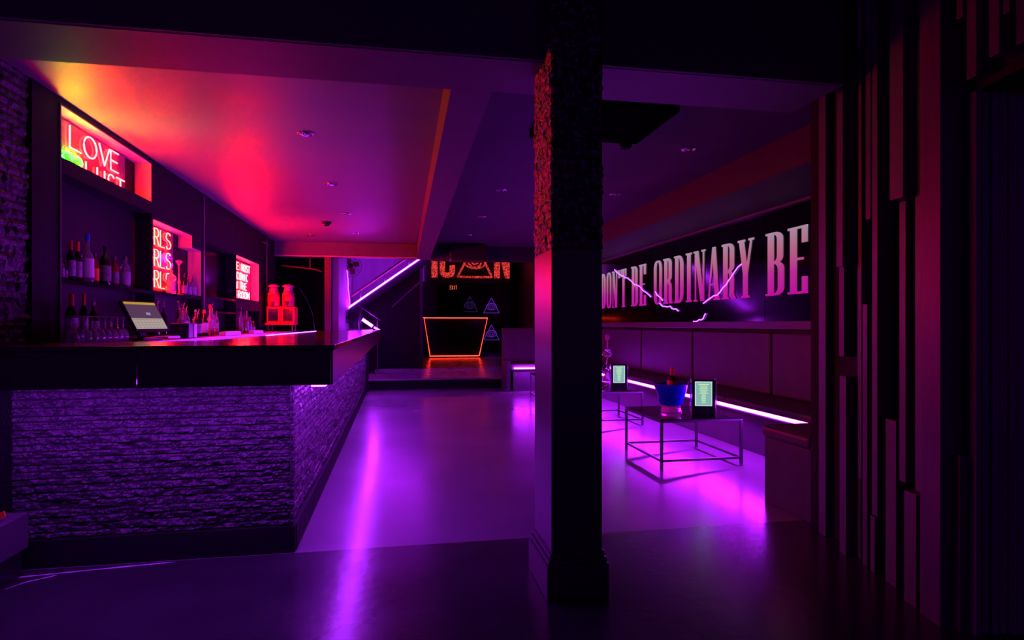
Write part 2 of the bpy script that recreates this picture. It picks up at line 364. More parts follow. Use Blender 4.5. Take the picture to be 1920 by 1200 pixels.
# ---------------------------------------------------------------- neon stroke lettering
def arc(cx, cy, rx, ry, a0, a1, n=8): return [(cx + rx*math.cos(math.radians(a0+(a1-a0)*i/n)), cy + ry*math.sin(math.radians(a0+(a1-a0)*i/n))) for i in range(n+1)]
G = {
 'L': [[(0,1),(0,0),(1,0)]], 'O': [arc(.5,.5,.5,.5,90,450,16)], 'V': [[(0,1),(.5,0),(1,1)]],
 'E': [[(1,1),(0,1),(0,0),(1,0)],[(0,.5),(.85,.5)]], 'U': [[(0,1)]+arc(.5,.35,.5,.35,180,360,8)+[(1,1)]],
 'S': [arc(.5,.76,.45,.24,30,270,8)+arc(.5,.26,.48,.26,90,-150,8)], 'T': [[(0,1),(1,1)],[(.5,1),(.5,0)]],
 'R': [[(0,0),(0,1),(.45,1)]+arc(.45,.75,.5,.25,90,-90,6)+[(0,.5)],[(.45,.5),(1,0)]], 'I': [[(.5,1),(.5,0)]],
 'G': [arc(.5,.5,.5,.5,45,330,12)+[(.95,.48),(.55,.48)]], 'B': [[(0,0),(0,1),(.5,1)]+arc(.5,.76,.42,.24,90,-90,6)+[(0,.52)],[(.5,.52)]+arc(.5,.26,.48,.26,90,-90,6)+[(0,0)]],
 'M': [[(0,0),(0,1),(.5,.3),(1,1),(1,0)]], 'C': [arc(.5,.5,.5,.5,50,310,12)], 'N': [[(0,0),(0,1),(1,0),(1,1)]], 'H': [[(0,0),(0,1)],[(1,0),(1,1)],[(0,.5),(1,.5)]],
 'X': [[(0,0),(1,1)],[(0,1),(1,0)]],
}
def strokes(mb, ch, fx, y0, z0, wd, ht, r, sgn=1, n=5):
    """letter on a plane of constant x, reading towards +y"""
    for st in G[ch]: mb.tube([(fx, y0 + sgn*p_[0]*wd, z0 + p_[1]*ht) for p_ in st], r, n)
def neon_text(name, text, fx, y0, z0, pitch, wd, ht, r, m, parent):
    for i, ch in enumerate(text):
        if ch == ' ': continue
        mb = MB(); strokes(mb, ch, fx, y0 + i*pitch, z0, wd if ch != 'I' else wd*.4, ht, r)
        o = mb.build(name, m, parent); o.location = Vector(o.location) - Vector(parent.location)
n1 = empty('neon_sign', (-2.21, 5.1, 2.36)); tag(n1, 'red neon sign reading LOVE over LUST with green heart', 'neon sign', 'red neon signs in the back bar')
LX = -2.19
mb_y = [(4.68,.15,'L'),(4.87,.19,'O'),(5.10,.17,'V'),(5.29,.13,'E')]
for y0, wd, ch in mb_y:
    mb = MB(); strokes(mb, ch, LX, y0, 2.405, wd, .15, .0062); loc(mb.build('letter', 'neon_red'), n1)
for y0, wd, ch in ((4.90,.07,'L'),(5.07,.115,'U'),(5.24,.115,'S'),(5.39,.14,'T')):
    mb = MB(); strokes(mb, ch, LX, y0, 2.20, wd, .165, .0062); loc(mb.build('letter', 'neon_red'), n1)
hp = [(4.715 + .25*(16*math.sin(t)**3)/32, 2.305 + .145*(13*math.cos(t)-5*math.cos(2*t)-2*math.cos(3*t)-math.cos(4*t))/29) for t in [2*PI*i/24 for i in range(24)]]
loc(MB().tube([(LX, y, z) for y, z in hp], .009, 6, True).build('heart', 'neon_green'), n1)
loc(B(-2.208,-2.203,4.56,5.58,2.195,2.575).build('clear_backing', 'acrylic'), n1)
n2 = empty('neon_sign', (-2.21, 6.25, 1.8)); tag(n2, 'red neon sign stacking the word GIRLS three times', 'neon sign', 'red neon signs in the back bar')
for row, z in enumerate((1.93, 1.735, 1.54)):
    yy = 5.90
    for ch, wd in (('G',.085),('I',.03),('R',.115),('L',.10),('S',.13)):
        mb = MB(); strokes(mb, ch, LX, yy, z, wd, .155, .0055); loc(mb.build('letter', 'neon_red_small'), n2)
        yy += wd + .035
        if ch == 'I': yy = 6.165
loc(B(-2.208,-2.203,5.9,6.68,1.515,2.10).build('clear_backing', 'acrylic'), n2)
n3 = empty('neon_sign', (-2.21, 9.4, 1.8)); tag(n3, 'small red neon sign of four short text lines near the drinks machine', 'neon sign', 'red neon signs in the back bar')
for txt, ye, z in (('BE MOST', 9.93, 1.965), ('ICONIC', 9.80, 1.83), ('IN THE', 9.72, 1.70), ('ROOM', 9.90, 1.572)):
    pitch = .135 if txt != 'ROOM' else .175
    y = ye - pitch*len(txt)
    for ch in txt:
        if ch != ' ':
            mb = MB(); strokes(mb, ch, LX, y, z, pitch*.72, .10, .0085); loc(mb.build('letter', 'neon_red'), n3)
        y += pitch
loc(B(-2.208,-2.203,8.9,9.98,1.56,2.09).build('clear_backing', 'acrylic'), n3)

# =============================================================== BOTTLES
def bottle(x, y, z, h, r, kind, glass, cap, label=None, text='', group=None, lz=(.12,.5)):
    b = empty('bottle', (x, y, z)); tag(b, text, 'bottle', group)
    if kind == 'wine':      pr = [(.9*r,0),(r,.01),(r,.55*h),(.93*r,.62*h),(.42*r,.74*h),(.36*r,.80*h),(.36*r,.985*h)]; ch = (.72,1.0)
    elif kind == 'flask':   pr = [(.9*r,0),(r,.01),(r,.50*h),(.85*r,.58*h),(.38*r,.66*h),(.34*r,.88*h)]; ch = (.86,1.0)
    elif kind == 'squat':   pr = [(.9*r,0),(r,.01),(r,.62*h),(.8*r,.72*h),(.36*r,.78*h),(.34*r,.9*h)]; ch = (.88,1.0)
    else:                   pr = [(.9*r,0),(r,.01),(r,.62*h),(.9*r,.68*h),(.35*r,.78*h),(.3*r,.92*h)]; ch = (.9,1.0)
    MB().lathe(pr, n=14).build('body', glass, b)
    if cap == 'pourer':
        MB().lathe([(.32*r,.90*h),(.32*r,.93*h),(.12*r,.94*h),(.10*r,1.02*h)], n=8).tube([(0,0,1.0*h),(.3*r,0,1.10*h)], .1*r, 6).build('pourer', 'cap_steel', b)
    else:
        cr = .40*r
        MB().lathe([(cr,ch[0]*h),(cr*1.02,(ch[0]+.01)*h),(cr,.99*h),(cr*.9,1.0*h)], n=12).build('cap', cap, b)
    if label: MB().lathe([(r*1.012,lz[0]*h),(r*1.014,(lz[0]+.01)*h),(r*1.014,lz[1]*h),(r*1.012,(lz[1]+.005)*h)], n=14).build('label', label, b)
    return b
gz = 1.4902
U = 'bottles on the upper back bar shelf'
for a in (
  (-2.17,4.53,.15,.017,'tall','clear_glass','cap_steel','label_pale','tiny pale-labelled bottle at the left end of the upper shelf'),
  (-2.175,4.585,.14,.016,'tall','dark_glass','cap_steel','label_pale','small dark bottle second from the left on the upper shelf'),
  (-2.17,4.65,.28,.026,'wine','dark_glass','cap_red','label_pale','dark wine bottle with red cap, nearer the shelf left end'),
  (-2.17,4.74,.28,.026,'wine','dark_glass','cap_orange','label_pale','dark wine bottle with orange cap beside the clear blue-capped bottle'),
  (-2.165,4.865,.35,.040,'flask','clear_glass','cap_blue','label_white','large clear bottle with blue cap and white label on upper shelf'),
  (-2.17,4.99,.23,.026,'tall','amber_glass','cap_steel','cap_orange','slim amber bottle right of the blue-capped bottle'),
  (-2.17,5.15,.30,.038,'squat','dark_glass','black_plastic','label_black','broad dark bottle with striped black label on upper shelf'),
  (-2.17,5.31,.24,.029,'tall','amber_glass','cap_steel','label_black','brown whisky bottle second from the right on the upper shelf'),
  (-2.17,5.50,.26,.036,'squat','clear_glass','cap_steel','label_pale','clear bottle with mottled pale label at the shelf right end')):
    x,y,h,r,kd,gl,cp,lb,tx = a
    bottle(x,y,gz,h,r,kd,gl,cp,lb,tx,U)
# big handle bottle, beer tower, two squat bottles in the second niche
N2 = 'bottles in the niche under the GIRLS sign'
hb = bottle(-2.133,6.43,gz,.25,.042,'squat','clear_glass','cap_steel','label_pale','large clear jug bottle with side handle in front of the GIRLS sign',N2)
MB().tube([(0,.03,.19),(0,.075,.18),(0,.085,.13),(0,.075,.07),(0,.042,.05)], .008).build('handle', 'clear_glass', hb)
t = empty('drink_tower', (-2.16,6.72,gz)); tag(t, 'slim clear glass stand with flared top beside the jug bottle', 'glass stand')
MB().lathe([(.04,0),(.042,.008),(.012,.02),(.009,.1),(.02,.13),(.008,.17),(.008,.30)], n=12).build('stem', 'clear_glass', t)
MB().lathe([(.008,.30),(.03,.335),(.04,.34),(.03,.345),(.01,.36)], n=12).build('flared_top', 'clear_glass', t)
bottle(-2.17,6.90,gz,.22,.030,'squat','dark_glass','pourer','label_pale','square dark bottle with pourer just right of the glass stand',N2)
bottle(-2.17,7.02,gz,.20,.036,'squat','clear_glass','cap_steel','label_pale','round violet-lit bottle in the middle of the stepped niche',N2)
bottle(-2.165,7.165,gz,.22,.036,'squat','clear_glass','pourer','label_pale','violet-lit bottle with pourer at the right end of the stepped niche',N2)
# back counter
cz = 1.0885
K1 = 'bottles behind the upturned wine glasses'
bottle(-1.99,4.27,cz,.30,.034,'wine','dark_glass','cap_red','label_pale','leftmost dark champagne bottle behind the upturned wine glasses',K1)
bottle(-1.98,4.40,cz,.31,.026,'wine','dark_glass','cap_red','label_pale','slim dark wine bottle, second from left behind the wine glasses',K1)
bottle(-1.98,4.53,cz,.26,.030,'tall','dark_glass','white_plastic','label_pale','dark bottle with white cap behind the wine glasses',K1)
def wine_glass(x, y, z, h=.16, r=.034):
    g = empty('wine_glass', (x,y,z))
    MB().lathe([(r*.8,0),(r*.98,.02),(r,.04),(r*.8,.068),(r*.3,.083),(.005,.088)], n=14).build('bowl', 'clear_glass', g)
    MB().lathe([(.004,.086),(.0035,.12),(.0045,h-.004)], n=8).build('stem', 'clear_glass', g)
    MB().lathe([(.006,h-.004),(.030,h-.002),(.030,h)], n=14).build('foot', 'clear_glass', g)
    return g
g0 = None
gp = [(-1.80,4.02+.085*i) for i in range(7)] + [(-1.89,4.06+.085*i) for i in range(7)]
for i,(x,y) in enumerate(gp):
    g = wine_glass(x,y,cz) if g0 is None else copy_tree(g0)
    if g0 is None: g0 = g
    g.location = (x,y,cz)
    tag(g, ('upturned clear wine glass in the front row beside the till' if i < 7 else 'upturned clear wine glass in the back row beside the till'), 'wine glass', ('front row of upturned wine glasses' if i < 7 else 'back row of upturned wine glasses'))
K2 = 'spirits crowded on the back counter'
spec = [ # y, h, r, kind, glass, cap, label, x, text
 (5.30,.27,.020,'tall','dark_glass','pourer',None,-1.86,'slim dark bottle with pourer nearest the till, behind the caddy'),
 (5.42,.27,.024,'tall','amber_glass','pourer','label_pale',-1.90,'amber bottle with pourer directly behind the black caddy'),
 (5.55,.28,.024,'tall','dark_glass','pourer',None,-1.90,'dark bottle with pourer just right of the black caddy'),
 (5.70,.26,.032,'flask','clear_glass','pourer','label_black',-1.82,'clear black-labelled spirit bottle first beside the caddy'),
 (5.84,.27,.033,'flask','clear_glass','pourer','label_pale',-1.84,'clear pale-labelled bottle with pourer second beside the caddy'),
 (5.98,.25,.030,'tall','clear_glass','pourer','label_white',-1.86,'clear white-labelled bottle at the left of the crowded spirits'),
 (6.09,.32,.024,'wine','dark_glass','cap_steel',None,-1.96,'tallest slim dark bottle at the back of the crowded spirits'),
 (6.18,.23,.032,'squat','dark_glass','pourer','label_pale',-1.82,'squat dark bottle with pourer in the crowded spirits'),
 (6.30,.25,.026,'tall','clear_glass','white_plastic','label_pale',-1.88,'bottle with long white cap in the crowded spirits'),
 (6.43,.25,.037,'flask','dark_glass','cap_orange','label_white',-1.84,'dark bottle with bright orange cap in the crowded spirits'),
 (6.66,.31,.032,'flask','clear_glass','cap_red','label_pale',-1.85,'tall clear bottle with red cap in the crowded spirits'),
 (6.80,.30,.026,'tall','clear_glass','pourer',None,-1.87,'tall clear unlabelled bottle right of the red-capped one'),
 (6.95,.25,.024,'tall','clear_glass','cap_steel','label_pale',-1.87,'slim clear bottle at the right end of the crowded spirits'),
]
for y,h,r,kd,gl,cp,lb,x,tx in spec: bottle(x,y,cz,h,r,kd,gl,cp,lb,tx,K2)
K3 = 'small bottle cluster beneath the third neon sign'
for y,h,r,gl,cp,tx in ((7.90,.29,.026,'clear_glass','pourer','leftmost clear bottle in the cluster beneath the third neon sign'),
   (8.06,.26,.026,'amber_glass','pourer','amber bottle second in the cluster beneath the third neon sign'),
   (8.19,.28,.027,'clear_glass','cap_steel','tall clear bottle in the middle of the cluster by the drinks machine'),
   (8.36,.21,.027,'clear_glass','cap_red','short clear bottle with red cap in the cluster by the drinks machine'),
   (8.54,.15,.028,'amber_glass','cap_orange','lowest amber bottle at the right of the cluster by the drinks machine')):
    bottle(-1.85,y,cz,h,r,'tall',gl,cp,'label_pale' if r > .026 else None,tx,K3)

# =============================================================== TILL, CADDIES, MACHINE
# point of sale terminal
ps = empty('till', (-1.74,4.72,cz), math.radians(72)); tag(ps, 'black touchscreen till with a tilted lit screen on the back counter', 'till')
B(-.10,.10,-.07,.10,0,.02).build('base', 'black_plastic', ps, bevel=.006)
MB().hexa([(-.03,0,.02),(.03,0,.02),(.03,.03,.02),(-.03,.03,.02),(-.03,.03,.13),(.03,.03,.13),(.03,.055,.13),(-.03,.055,.13)]).build('stand', 'black_plastic', ps)
scn = B(-.165,.165,-.012,.012,-.12,.12).build('screen_housing', 'black_plastic', ps, bevel=.004); scn.location = (0,-.0,.165); scn.rotation_euler = (math.radians(-30),0,0)
for nm, x0,x1,z0,z1,mm in (('title_bar',-.15,.15,.09,.108,'pos_yellow'),('upper_pane',-.15,.15,-.02,.088,'pos_grey'),('keypad_pane',-.15,.15,-.105,-.022,'pos_pale'),('button',.01,.05,.005,.025,'pos_mark')):
    B(x0,x1,-.0145 - (.001 if nm == 'button' else 0),-.0122,z0,z1).build(nm, mm, scn)
mb = MB()
for k in range(9): mb.box(-.14+.032*k,-.139+.032*k,-.0152,-.0146,-.10,-.027)
for k in range(4): mb.box(-.145,.145,-.0152,-.0146,-.095+.02*k,-.094+.02*k)
mb.build('keypad_lines', 'pos_grey', scn)
cb = B(-1.80,-1.68,5.00,5.26,cz,cz+.022).build('receipt_tray', 'white_plastic', bevel=.003); tag(cb, 'flat pale tray lying right of the till', 'tray')
c = empty('bar_caddy', (-1.72,5.50,cz)); tag(c, 'black bar caddy with white right side standing before the bottles', 'caddy')
MB().box(-.07,.07,-.14,.06,0,.12).build('body', 'black_plastic', c, bevel=.004)
MB().box(-.068,.068,.0605,.066,.004,.115).box(.0705,.074,-.02,.058,.004,.115).build('side_panel', 'white_plastic', c)
for (y0,y1,tx) in ((6.35,6.95,'long low white straw box at the counter edge before the spirits'),(7.55,8.05,'short white box at the counter edge below the bottle cluster')):
    b_ = empty('straw_box', (-1.655,(y0+y1)/2,cz)); tag(b_, tx, 'box')
    B(-.03,.03,-(y1-y0)/2,(y1-y0)/2,0,.035).build('body', 'white_plastic', b_, bevel=.003)
    B(-.022,.022,-(y1-y0)/2+.02,(y1-y0)/2-.02,.035,.04).build('lid', 'white_plastic', b_)
# frozen drinks machine
sm = empty('slush_machine', (-1.83,10.45,cz)); tag(sm, 'red twin-bowl frozen drinks machine at the far end of the back counter', 'drinks machine')
B(-.215,.215,-.10,.22,.10,.40).build('housing', 'red_plastic', sm, bevel=.02)
for sx in (-.18,.18):
    for sy in (-.12,.18): MB().lathe([(.016,0),(.013,.02),(.013,.10)], (sx,sy,0), 8).build('leg', 'chrome', sm)
B(-.215,.215,-.24,-.10,.10,.135).build('drip_tray', 'red_plastic', sm, bevel=.008)
for sx in (-.11,.11):
    bw = MB(); bw.lathe([(.075,.40),(.092,.42),(.095,.52),(.092,.58)], (sx,-.05,0), 16, 1.5).build('bowl', 'slush', sm)
    MB().lathe([(.094,.58),(.10,.59),(.10,.60),(.08,.62),(.06,.70),(.095,.71),(.095,.72),(.05,.75)], (sx,-.05,0), 16, 1.3).build('lid', 'clear_glass', sm)
    MB().lathe([(.015,.41),(.015,.57)], (sx,-.05,0), 8).build('agitator', 'white_plastic', sm)
    tp = MB().box(sx-.02,sx+.02,-.22,-.17,.41,.47).box(sx-.045,sx+.045,-.24,-.215,.455,.475).build('tap', 'black_plastic', sm, bevel=.005)
    B(sx-.075,sx+.075,-.104,-.1,.16,.36).build('front_grille', 'chrome', sm)
# small card stand on the bar
cs = empty('card_stand', (-.62,5.25,1.1035)); tag(cs, 'tiny folded gold card standing on the bar top', 'card')
MB().hexa([(-.035,-.012,0),(.035,-.012,0),(.035,.012,0),(-.035,.012,0),(-.03,-.002,.045),(.03,-.002,.045),(.03,.002,.045),(-.03,.002,.045)]).build('card', 'copper', cs)

# =============================================================== RIGHT LOUNGE
def banq(x0,x1,y0,y1,z0,z1,name,m,par,bev=.02): return loc(B(x0,x1,y0,y1,z0,z1).build(name,m,bevel=bev,smooth_bevel=3), par)
seams = [10.74,8.77,7.13,5.49,3.85]
bn = empty('banquette', (3.4,7.2,0)); tag(bn, 'long black leather banquette along the right wall with a violet light strip', 'banquette')
banq(3.28,3.66,3.82,10.76,0,.39,'base','leather',bn,.004)
yy = [10.74,8.77,7.13,5.49,3.83]
for a,b_ in zip(yy, yy[1:]): banq(3.105,3.68,b_+.004,a-.004,.39,.50,'seat_cushion','leather',bn,.02)
yb = [11.28,10.41] + yy[1:4] + [3.85,3.31]
for a,b_ in zip(yb, yb[1:]): banq(3.60,3.70,b_+.012,a-.012,.50,1.12,'back_cushion','leather',bn,.025)
banq(3.66,3.78,3.31,11.28,.0,1.14,'back_frame','leather_seam',bn,0)
banq(3.56,3.78,3.31,11.28,1.15,1.23,'ledge','ledge_wood',bn,.006)
loc(B(3.076,3.102,3.86,10.72,.418,.447).build('led_strip','led_bench'), bn)
loc(B(3.06,3.11,3.86,10.72,.452,.456).build('strip_cover','trim_gloss'), bn)
b2 = empty('banquette', (2.9,11.1,0)); tag(b2, 'short black leather bench across the far end of the lounge', 'banquette')
banq(2.04,3.07,10.86,11.3,0,.38,'base','leather',b2,.004)
banq(1.98,3.09,10.80,11.3,.38,.50,'seat_cushion','leather',b2,.02)
banq(1.92,3.55,11.3,11.41,0,1.13,'back_cushion','leather',b2,.012)
banq(1.90,1.975,10.80,11.3,0,.55,'side_panel','leather',b2,.006)
loc(B(2.04,3.06,10.765,10.785,.405,.43).build('led_strip','led_bench'), b2)
b3 = empty('banquette', (2.9,3.55,0)); tag(b3, 'near black leather bench beside the slatted wall', 'banquette')
banq(2.445,3.56,3.31,3.80,0,.44,'base','leather',b3,.004)
banq(2.425,3.58,3.31,3.815,.44,.525,'seat_cushion','leather',b3,.03)

# table: wire cube frame with dark glass top
def make_table(y0):
    t = empty('coffee_table', (2.51, y0, 0)); W, D, H, r = .36, .80, .41, .0105
    for sx in (-1,1):
        for sy in (0,1): B(sx*W-r,sx*W+r,sy*D-r,sy*D+r,0,H-.018).build('leg','metal_dark',t)
    for z, nm in ((.06,'lower_rail'),(H-.027,'upper_rail')):
        MB().box(-W+r,W-r,-r,r,z,z+.018).box(-W+r,W-r,D-r,D+r,z,z+.018).box(-W-r,-W+r,r,D-r,z,z+.018).box(W-r,W+r,r,D-r,z,z+.018).build(nm,'metal_dark',t)
    B(-W-r,W+r,-r,D+r,H-.009,H+.001).build('glass_top','smoked_glass',t)
    return t
t1 = make_table(4.80); tag(t1, 'nearest wire-framed coffee table, carrying the blue ice bucket', 'table', 'wire-framed coffee tables along the banquette')
t2 = copy_tree(t1); t2.location = (2.51,6.95,0); tag(t2, 'second wire-framed coffee table, with a hookah and a lit menu', 'table', 'wire-framed coffee tables along the banquette')
t3 = copy_tree(t1); t3.location = (2.51,9.10,0); tag(t3, 'farthest wire-framed coffee table, mostly hidden behind the pillar', 'table', 'wire-framed coffee tables along the banquette')
TZ = .4112
# ice bucket and its bottle
ib = empty('ice_bucket', (2.43,5.22,TZ)); tag(ib, 'blue ice bucket on a glowing pink foot, on the nearest table', 'ice bucket')
def shell(po, pi): return po + pi[::-1]
MB().lathe([(.092,.0),(.094,.01),(.083,.035),(.086,.058),(.092,.062)], n=24).build('foot','pink_glass',ib)
MB().lathe([(.085,.062),(.10,.075),(.15,.245),(.156,.255),(.150,.255),(.142,.24),(.09,.085),(.0,.08)], n=28).build('bucket','blue_bucket',ib)
for s in (-1,1): MB().tube([(s*.092,0,.07),(s*.13,0,.16),(s*.172,0,.275)], .0045, 6).build('side_fin','acrylic',ib)
wb = bottle(2.455,5.25,TZ+.1,.30,.045,'wine','dark_glass','cap_red','cap_red','dark champagne bottle with red foil standing in the blue ice bucket', None, (.3,.6))
# backlit menus
def menu(x,y,rz,sc_,tx):
    m_ = empty('menu_display', (x,y,TZ), rz); tag(m_, tx, 'menu display', 'backlit menu displays'); m_.scale = (sc_,)*3
    MB().box(-.10,.10,-.02,.02,0,.31).build('housing','black_gloss',m_,bevel=.003)
    MB().box(-.106,-.101,-.045,.03,0,.32).box(.101,.106,-.045,.03,0,.32).build('side_rail','acrylic',m_)
    B(-.072,.072,-.0225,-.0205,.085,.295).build('glowing_border','menu_edge',m_)
    B(-.064,.064,-.0240,-.0228,.093,.287).build('glowing_page','menu_glow',m_)
    mb = MB(); rr = random.Random(3)
    mb.box(-.045,.045,-.0250,-.0242,.268,.275)
    for k in range(17):
        L_ = (.042 if k < 8 else .022)*rr.uniform(.6,1); z = .255-.009*k
        mb.box(-L_,L_,-.0250,-.0242,z,z+.004)
    mb.build('menu_text','menu_ink',m_)
    return m_
menu(2.60,4.95,math.radians(-17),1.0,'nearer backlit menu on the table with the blue ice bucket')
menu(2.63,7.10,math.radians(-10),.98,'farther backlit menu on the second coffee table')
# hookah
hk = empty('hookah', (2.66,7.60,TZ)); tag(hk, 'tall glass hookah on the second coffee table, beside the pillar edge', 'hookah')
MB().lathe([(.05,0),(.06,.01),(.068,.06),(.055,.11),(.02,.16),(.018,.19)], n=18).build('water_vase','clear_glass',hk)
MB().lathe([(.016,.19),(.02,.22),(.010,.24),(.022,.27),(.010,.30),(.012,.36)], n=14).build('stem','chrome',hk)
MB().lathe([(.012,.36),(.06,.39),(.066,.42),(.045,.46),(.016,.49)], n=16).build('glass_bulb','clear_glass',hk)
MB().lathe([(.012,.49),(.010,.58),(.03,.60),(.034,.64),(.02,.66)], n=14).build('bowl','pink_glass',hk)
MB().tube([(0,-.02,.25),(-.06,-.05,.30),(-.10,-.06,.20),(-.11,-.05,.05),(-.06,-.1,.012)], .007).build('hose','black_plastic',hk)
# mirror wall
mw = empty('mirror_panel', (3.765,7.3,1.24)); mw.name = 'mirror_wall'; tag(mw, 'glossy black mirrored wall panels behind the banquette ledge', 'mirror')
for a,b_ in zip([11.28,8.79,5.83],[8.794,5.834,3.31]): loc(B(3.755,3.779,b_+.002,a-.002,1.231,2.349).build('mirror_sheet','dark_mirror'), mw)
# lettering: condensed serif capitals, each a thin raised letter; baseline 0, height .64
H = .64
def R(x0,x1,z0,z1): return [(x0,z0),(x1,z0),(x1,z1),(x0,z1)]
def bowl(x0,x1,z0,z1,th,tw,right=True):      # half ring with a heavy side and thin top and bottom
    o = []; i = []; ry = min((z1-z0)*.22, x1-x0); 
    def corner(pts, X, Z0, Z1, rx, rz):
        for k in range(7): a = -PI/2 + k/6*PI/2; pts.append((X - rx + rx*math.cos(a), Z0 + rz + rz*math.sin(a)))
        for k in range(7): a = k/6*PI/2; pts.append((X - rx + rx*math.cos(a), Z1 - rz + rz*math.sin(a)))
    o.append((x0,z0)); corner(o, x1, z0, z1, (x1-x0)*.75, ry); o.append((x0,z1))
    i.append((x0,z1-tw)); t = []; corner(t, x1-th, z0+tw, z1-tw, (x1-x0-th)*.75, ry*.8); i += t[::-1]; i.append((x0,z0+tw))
    P = o + i
    if not right: P = [(x0+x1-a, b) for a, b in P]
    return P
SW, TH, SF = .085, .022, .022
def serif(cx, z, half): return R(cx-half, cx+half, z if z == 0 else z-SF, SF if z == 0 else z)
GL = {
 'I': (.17, [R(.045,.045+SW,0,H), serif(.0875,0,.075), serif(.0875,H,.075)]),
 'D': (.27, [R(.03,.03+SW,0,H), R(0,.12,0,SF), R(0,.12,H-SF,H), bowl(.10,.255,0,H,.08,TH)]),
 'O': (.27, [bowl(.135,.26,0,H,.075,TH), bowl(.01,.135,0,H,.075,TH,False)]),
 'N': (.28, [R(.03,.03+TH,0,H), R(0,.085,0,SF), R(0,.07,H-SF,H), [(.03,H),(.11,H),(.25,0),(.17,0)], R(.228,.25,0,H), R(.195,.28,H-SF,H)]),
 'T': (.26, [R(.088,.088+SW,0,H), serif(.13,0,.075), R(0,.26,H-TH,H), [(0,H),(0,H-.13),(.025,H-.13),(.04,H-TH)], [(.26,H),(.26,H-.13),(.235,H-.13),(.22,H-TH)]]),
 'B': (.27, [R(.03,.03+SW,0,H), R(0,.12,0,SF), R(0,.12,H-SF,H), bowl(.10,.245,H*.5,H,.078,TH), bowl(.10,.26,0,H*.5+TH,.08,TH)]),
 'E': (.26, [R(.03,.03+SW,0,H), R(0,.25,0,SF), R(0,.25,H-SF,H), R(.11,.20,H*.5,H*.5+TH), R(.185,.25,0,.16), R(.185,.25,H-.16,H)]),
 'R': (.28, [R(.03,.03+SW,0,H), serif(.07,0,.07), R(0,.12,H-SF,H), bowl(.10,.245,H*.48,H,.078,TH), bowl(.10,.245,H*.25,H*.48+TH,.08,TH)[:8]+[(.245,H*.25),(.245,.03),(.28,.0),(.20,0),(.165,.05),(.165,H*.42),(.10,H*.48)] if False else [(.10,H*.48),(.10,H*.48+TH),(.18,H*.48+TH),(.235,H*.42),(.245,H*.36),(.245,.05),(.28,.0),(.20,0),(.167,.05),(.167,H*.40),(.15,H*.46)]]),
 'A': (.28, [[(.02,0),(.045,0),(.15,H),(.12,H)], [(.12,H),(.185,H),(.265,0),(.18,0)], R(0,.075,0,SF), R(.15,.29,0,SF), R(.06,.21,H*.28,H*.28+TH)]),
 'Y': (.28, [R(.095,.095+SW,0,H*.45), serif(.1375,0,.075), [(.02,H),(.105,H),(.18,H*.42),(.095,H*.42)], [(.235,H),(.26,H),(.18,H*.42),(.15,H*.45)], R(0,.13,H-SF,H), R(.20,.29,H-SF,H)]),
 "'": (.08, [R(.01,.06,H-.14,H)]),
}
def word(text, ya, yb_):                     # from y=ya (left) to y=yb_ (right), letters spread to fit
    tot = sum(GL[c_][0]+.045 for c_ in text)-.045; s = (ya-yb_)/tot; y = ya
    for c_ in text:
        wd, polys = GL[c_]
        mb = MB()
        for k, P_ in enumerate(polys): mb.prism([(p_[0]*s, p_[1]) for p_ in P_], .010 + .0006*k, (0,0,0), (0,-1,0), (0,0,1), (-1,0,0))
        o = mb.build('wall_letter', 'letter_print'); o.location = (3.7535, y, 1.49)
        tag(o, LAB[(text, yb_)] % (c_ if c_ != "'" else 'apostrophe'), 'letter', 'wall lettering')
        cnt = seen.setdefault((text, yb_, c_), 0); seen[(text, yb_, c_)] += 1
        if cnt: o['label'] = o['label'].replace('gradient letter', 'second gradient letter')
        y -= (wd+.045)*s
seen = {}
LAB = {("DON'T",9.77): 'pale pink gradient letter %s in DON\'T beside the pillar', ('BE',8.93): 'pink gradient letter %s in the BE left of ORDINARY',
       ('ORDINARY',6.03): 'tall pink gradient letter %s in ORDINARY on the black mirror', ('BE',5.13): 'large pink gradient letter %s in the last BE, by the slats'}
word("DON'T", 11.05, 9.77); word('BE', 9.54, 8.93); word('ORDINARY', 8.64, 6.03); word('BE', 5.80, 5.13)
# jagged reflections in the mirror, built as glowing strips laid on it
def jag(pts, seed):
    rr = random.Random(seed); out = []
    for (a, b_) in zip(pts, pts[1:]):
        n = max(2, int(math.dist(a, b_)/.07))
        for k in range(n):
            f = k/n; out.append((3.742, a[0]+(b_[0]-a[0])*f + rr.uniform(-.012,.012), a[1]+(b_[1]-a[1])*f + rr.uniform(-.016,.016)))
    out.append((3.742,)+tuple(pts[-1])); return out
ll = empty('lightning_reflection', (3.742,9.0,1.6)); tag(ll, 'jagged violet light strip slanting down across DON\'T BE', 'light strip')  # a mirror reflection, built as glowing strips
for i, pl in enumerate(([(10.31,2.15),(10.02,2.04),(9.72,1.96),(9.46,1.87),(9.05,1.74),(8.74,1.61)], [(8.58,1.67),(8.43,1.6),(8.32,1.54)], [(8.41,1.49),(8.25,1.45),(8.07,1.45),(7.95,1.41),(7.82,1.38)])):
    loc(MB().tube(jag(pl, i), .0075, 5).build('strip', 'jag_reflection'), ll)
lr = empty('lightning_reflection', (3.742,6.7,1.5)); tag(lr, 'jagged violet reflection, built as a glowing strip, rising across the end of ORDINARY', 'light strip')
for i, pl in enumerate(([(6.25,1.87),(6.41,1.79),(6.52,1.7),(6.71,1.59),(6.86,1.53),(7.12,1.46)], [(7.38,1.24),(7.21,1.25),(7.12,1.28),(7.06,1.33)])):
    loc(MB().tube(jag(pl, 9+i), .0065, 5).build('strip', 'jag_reflection'), lr)

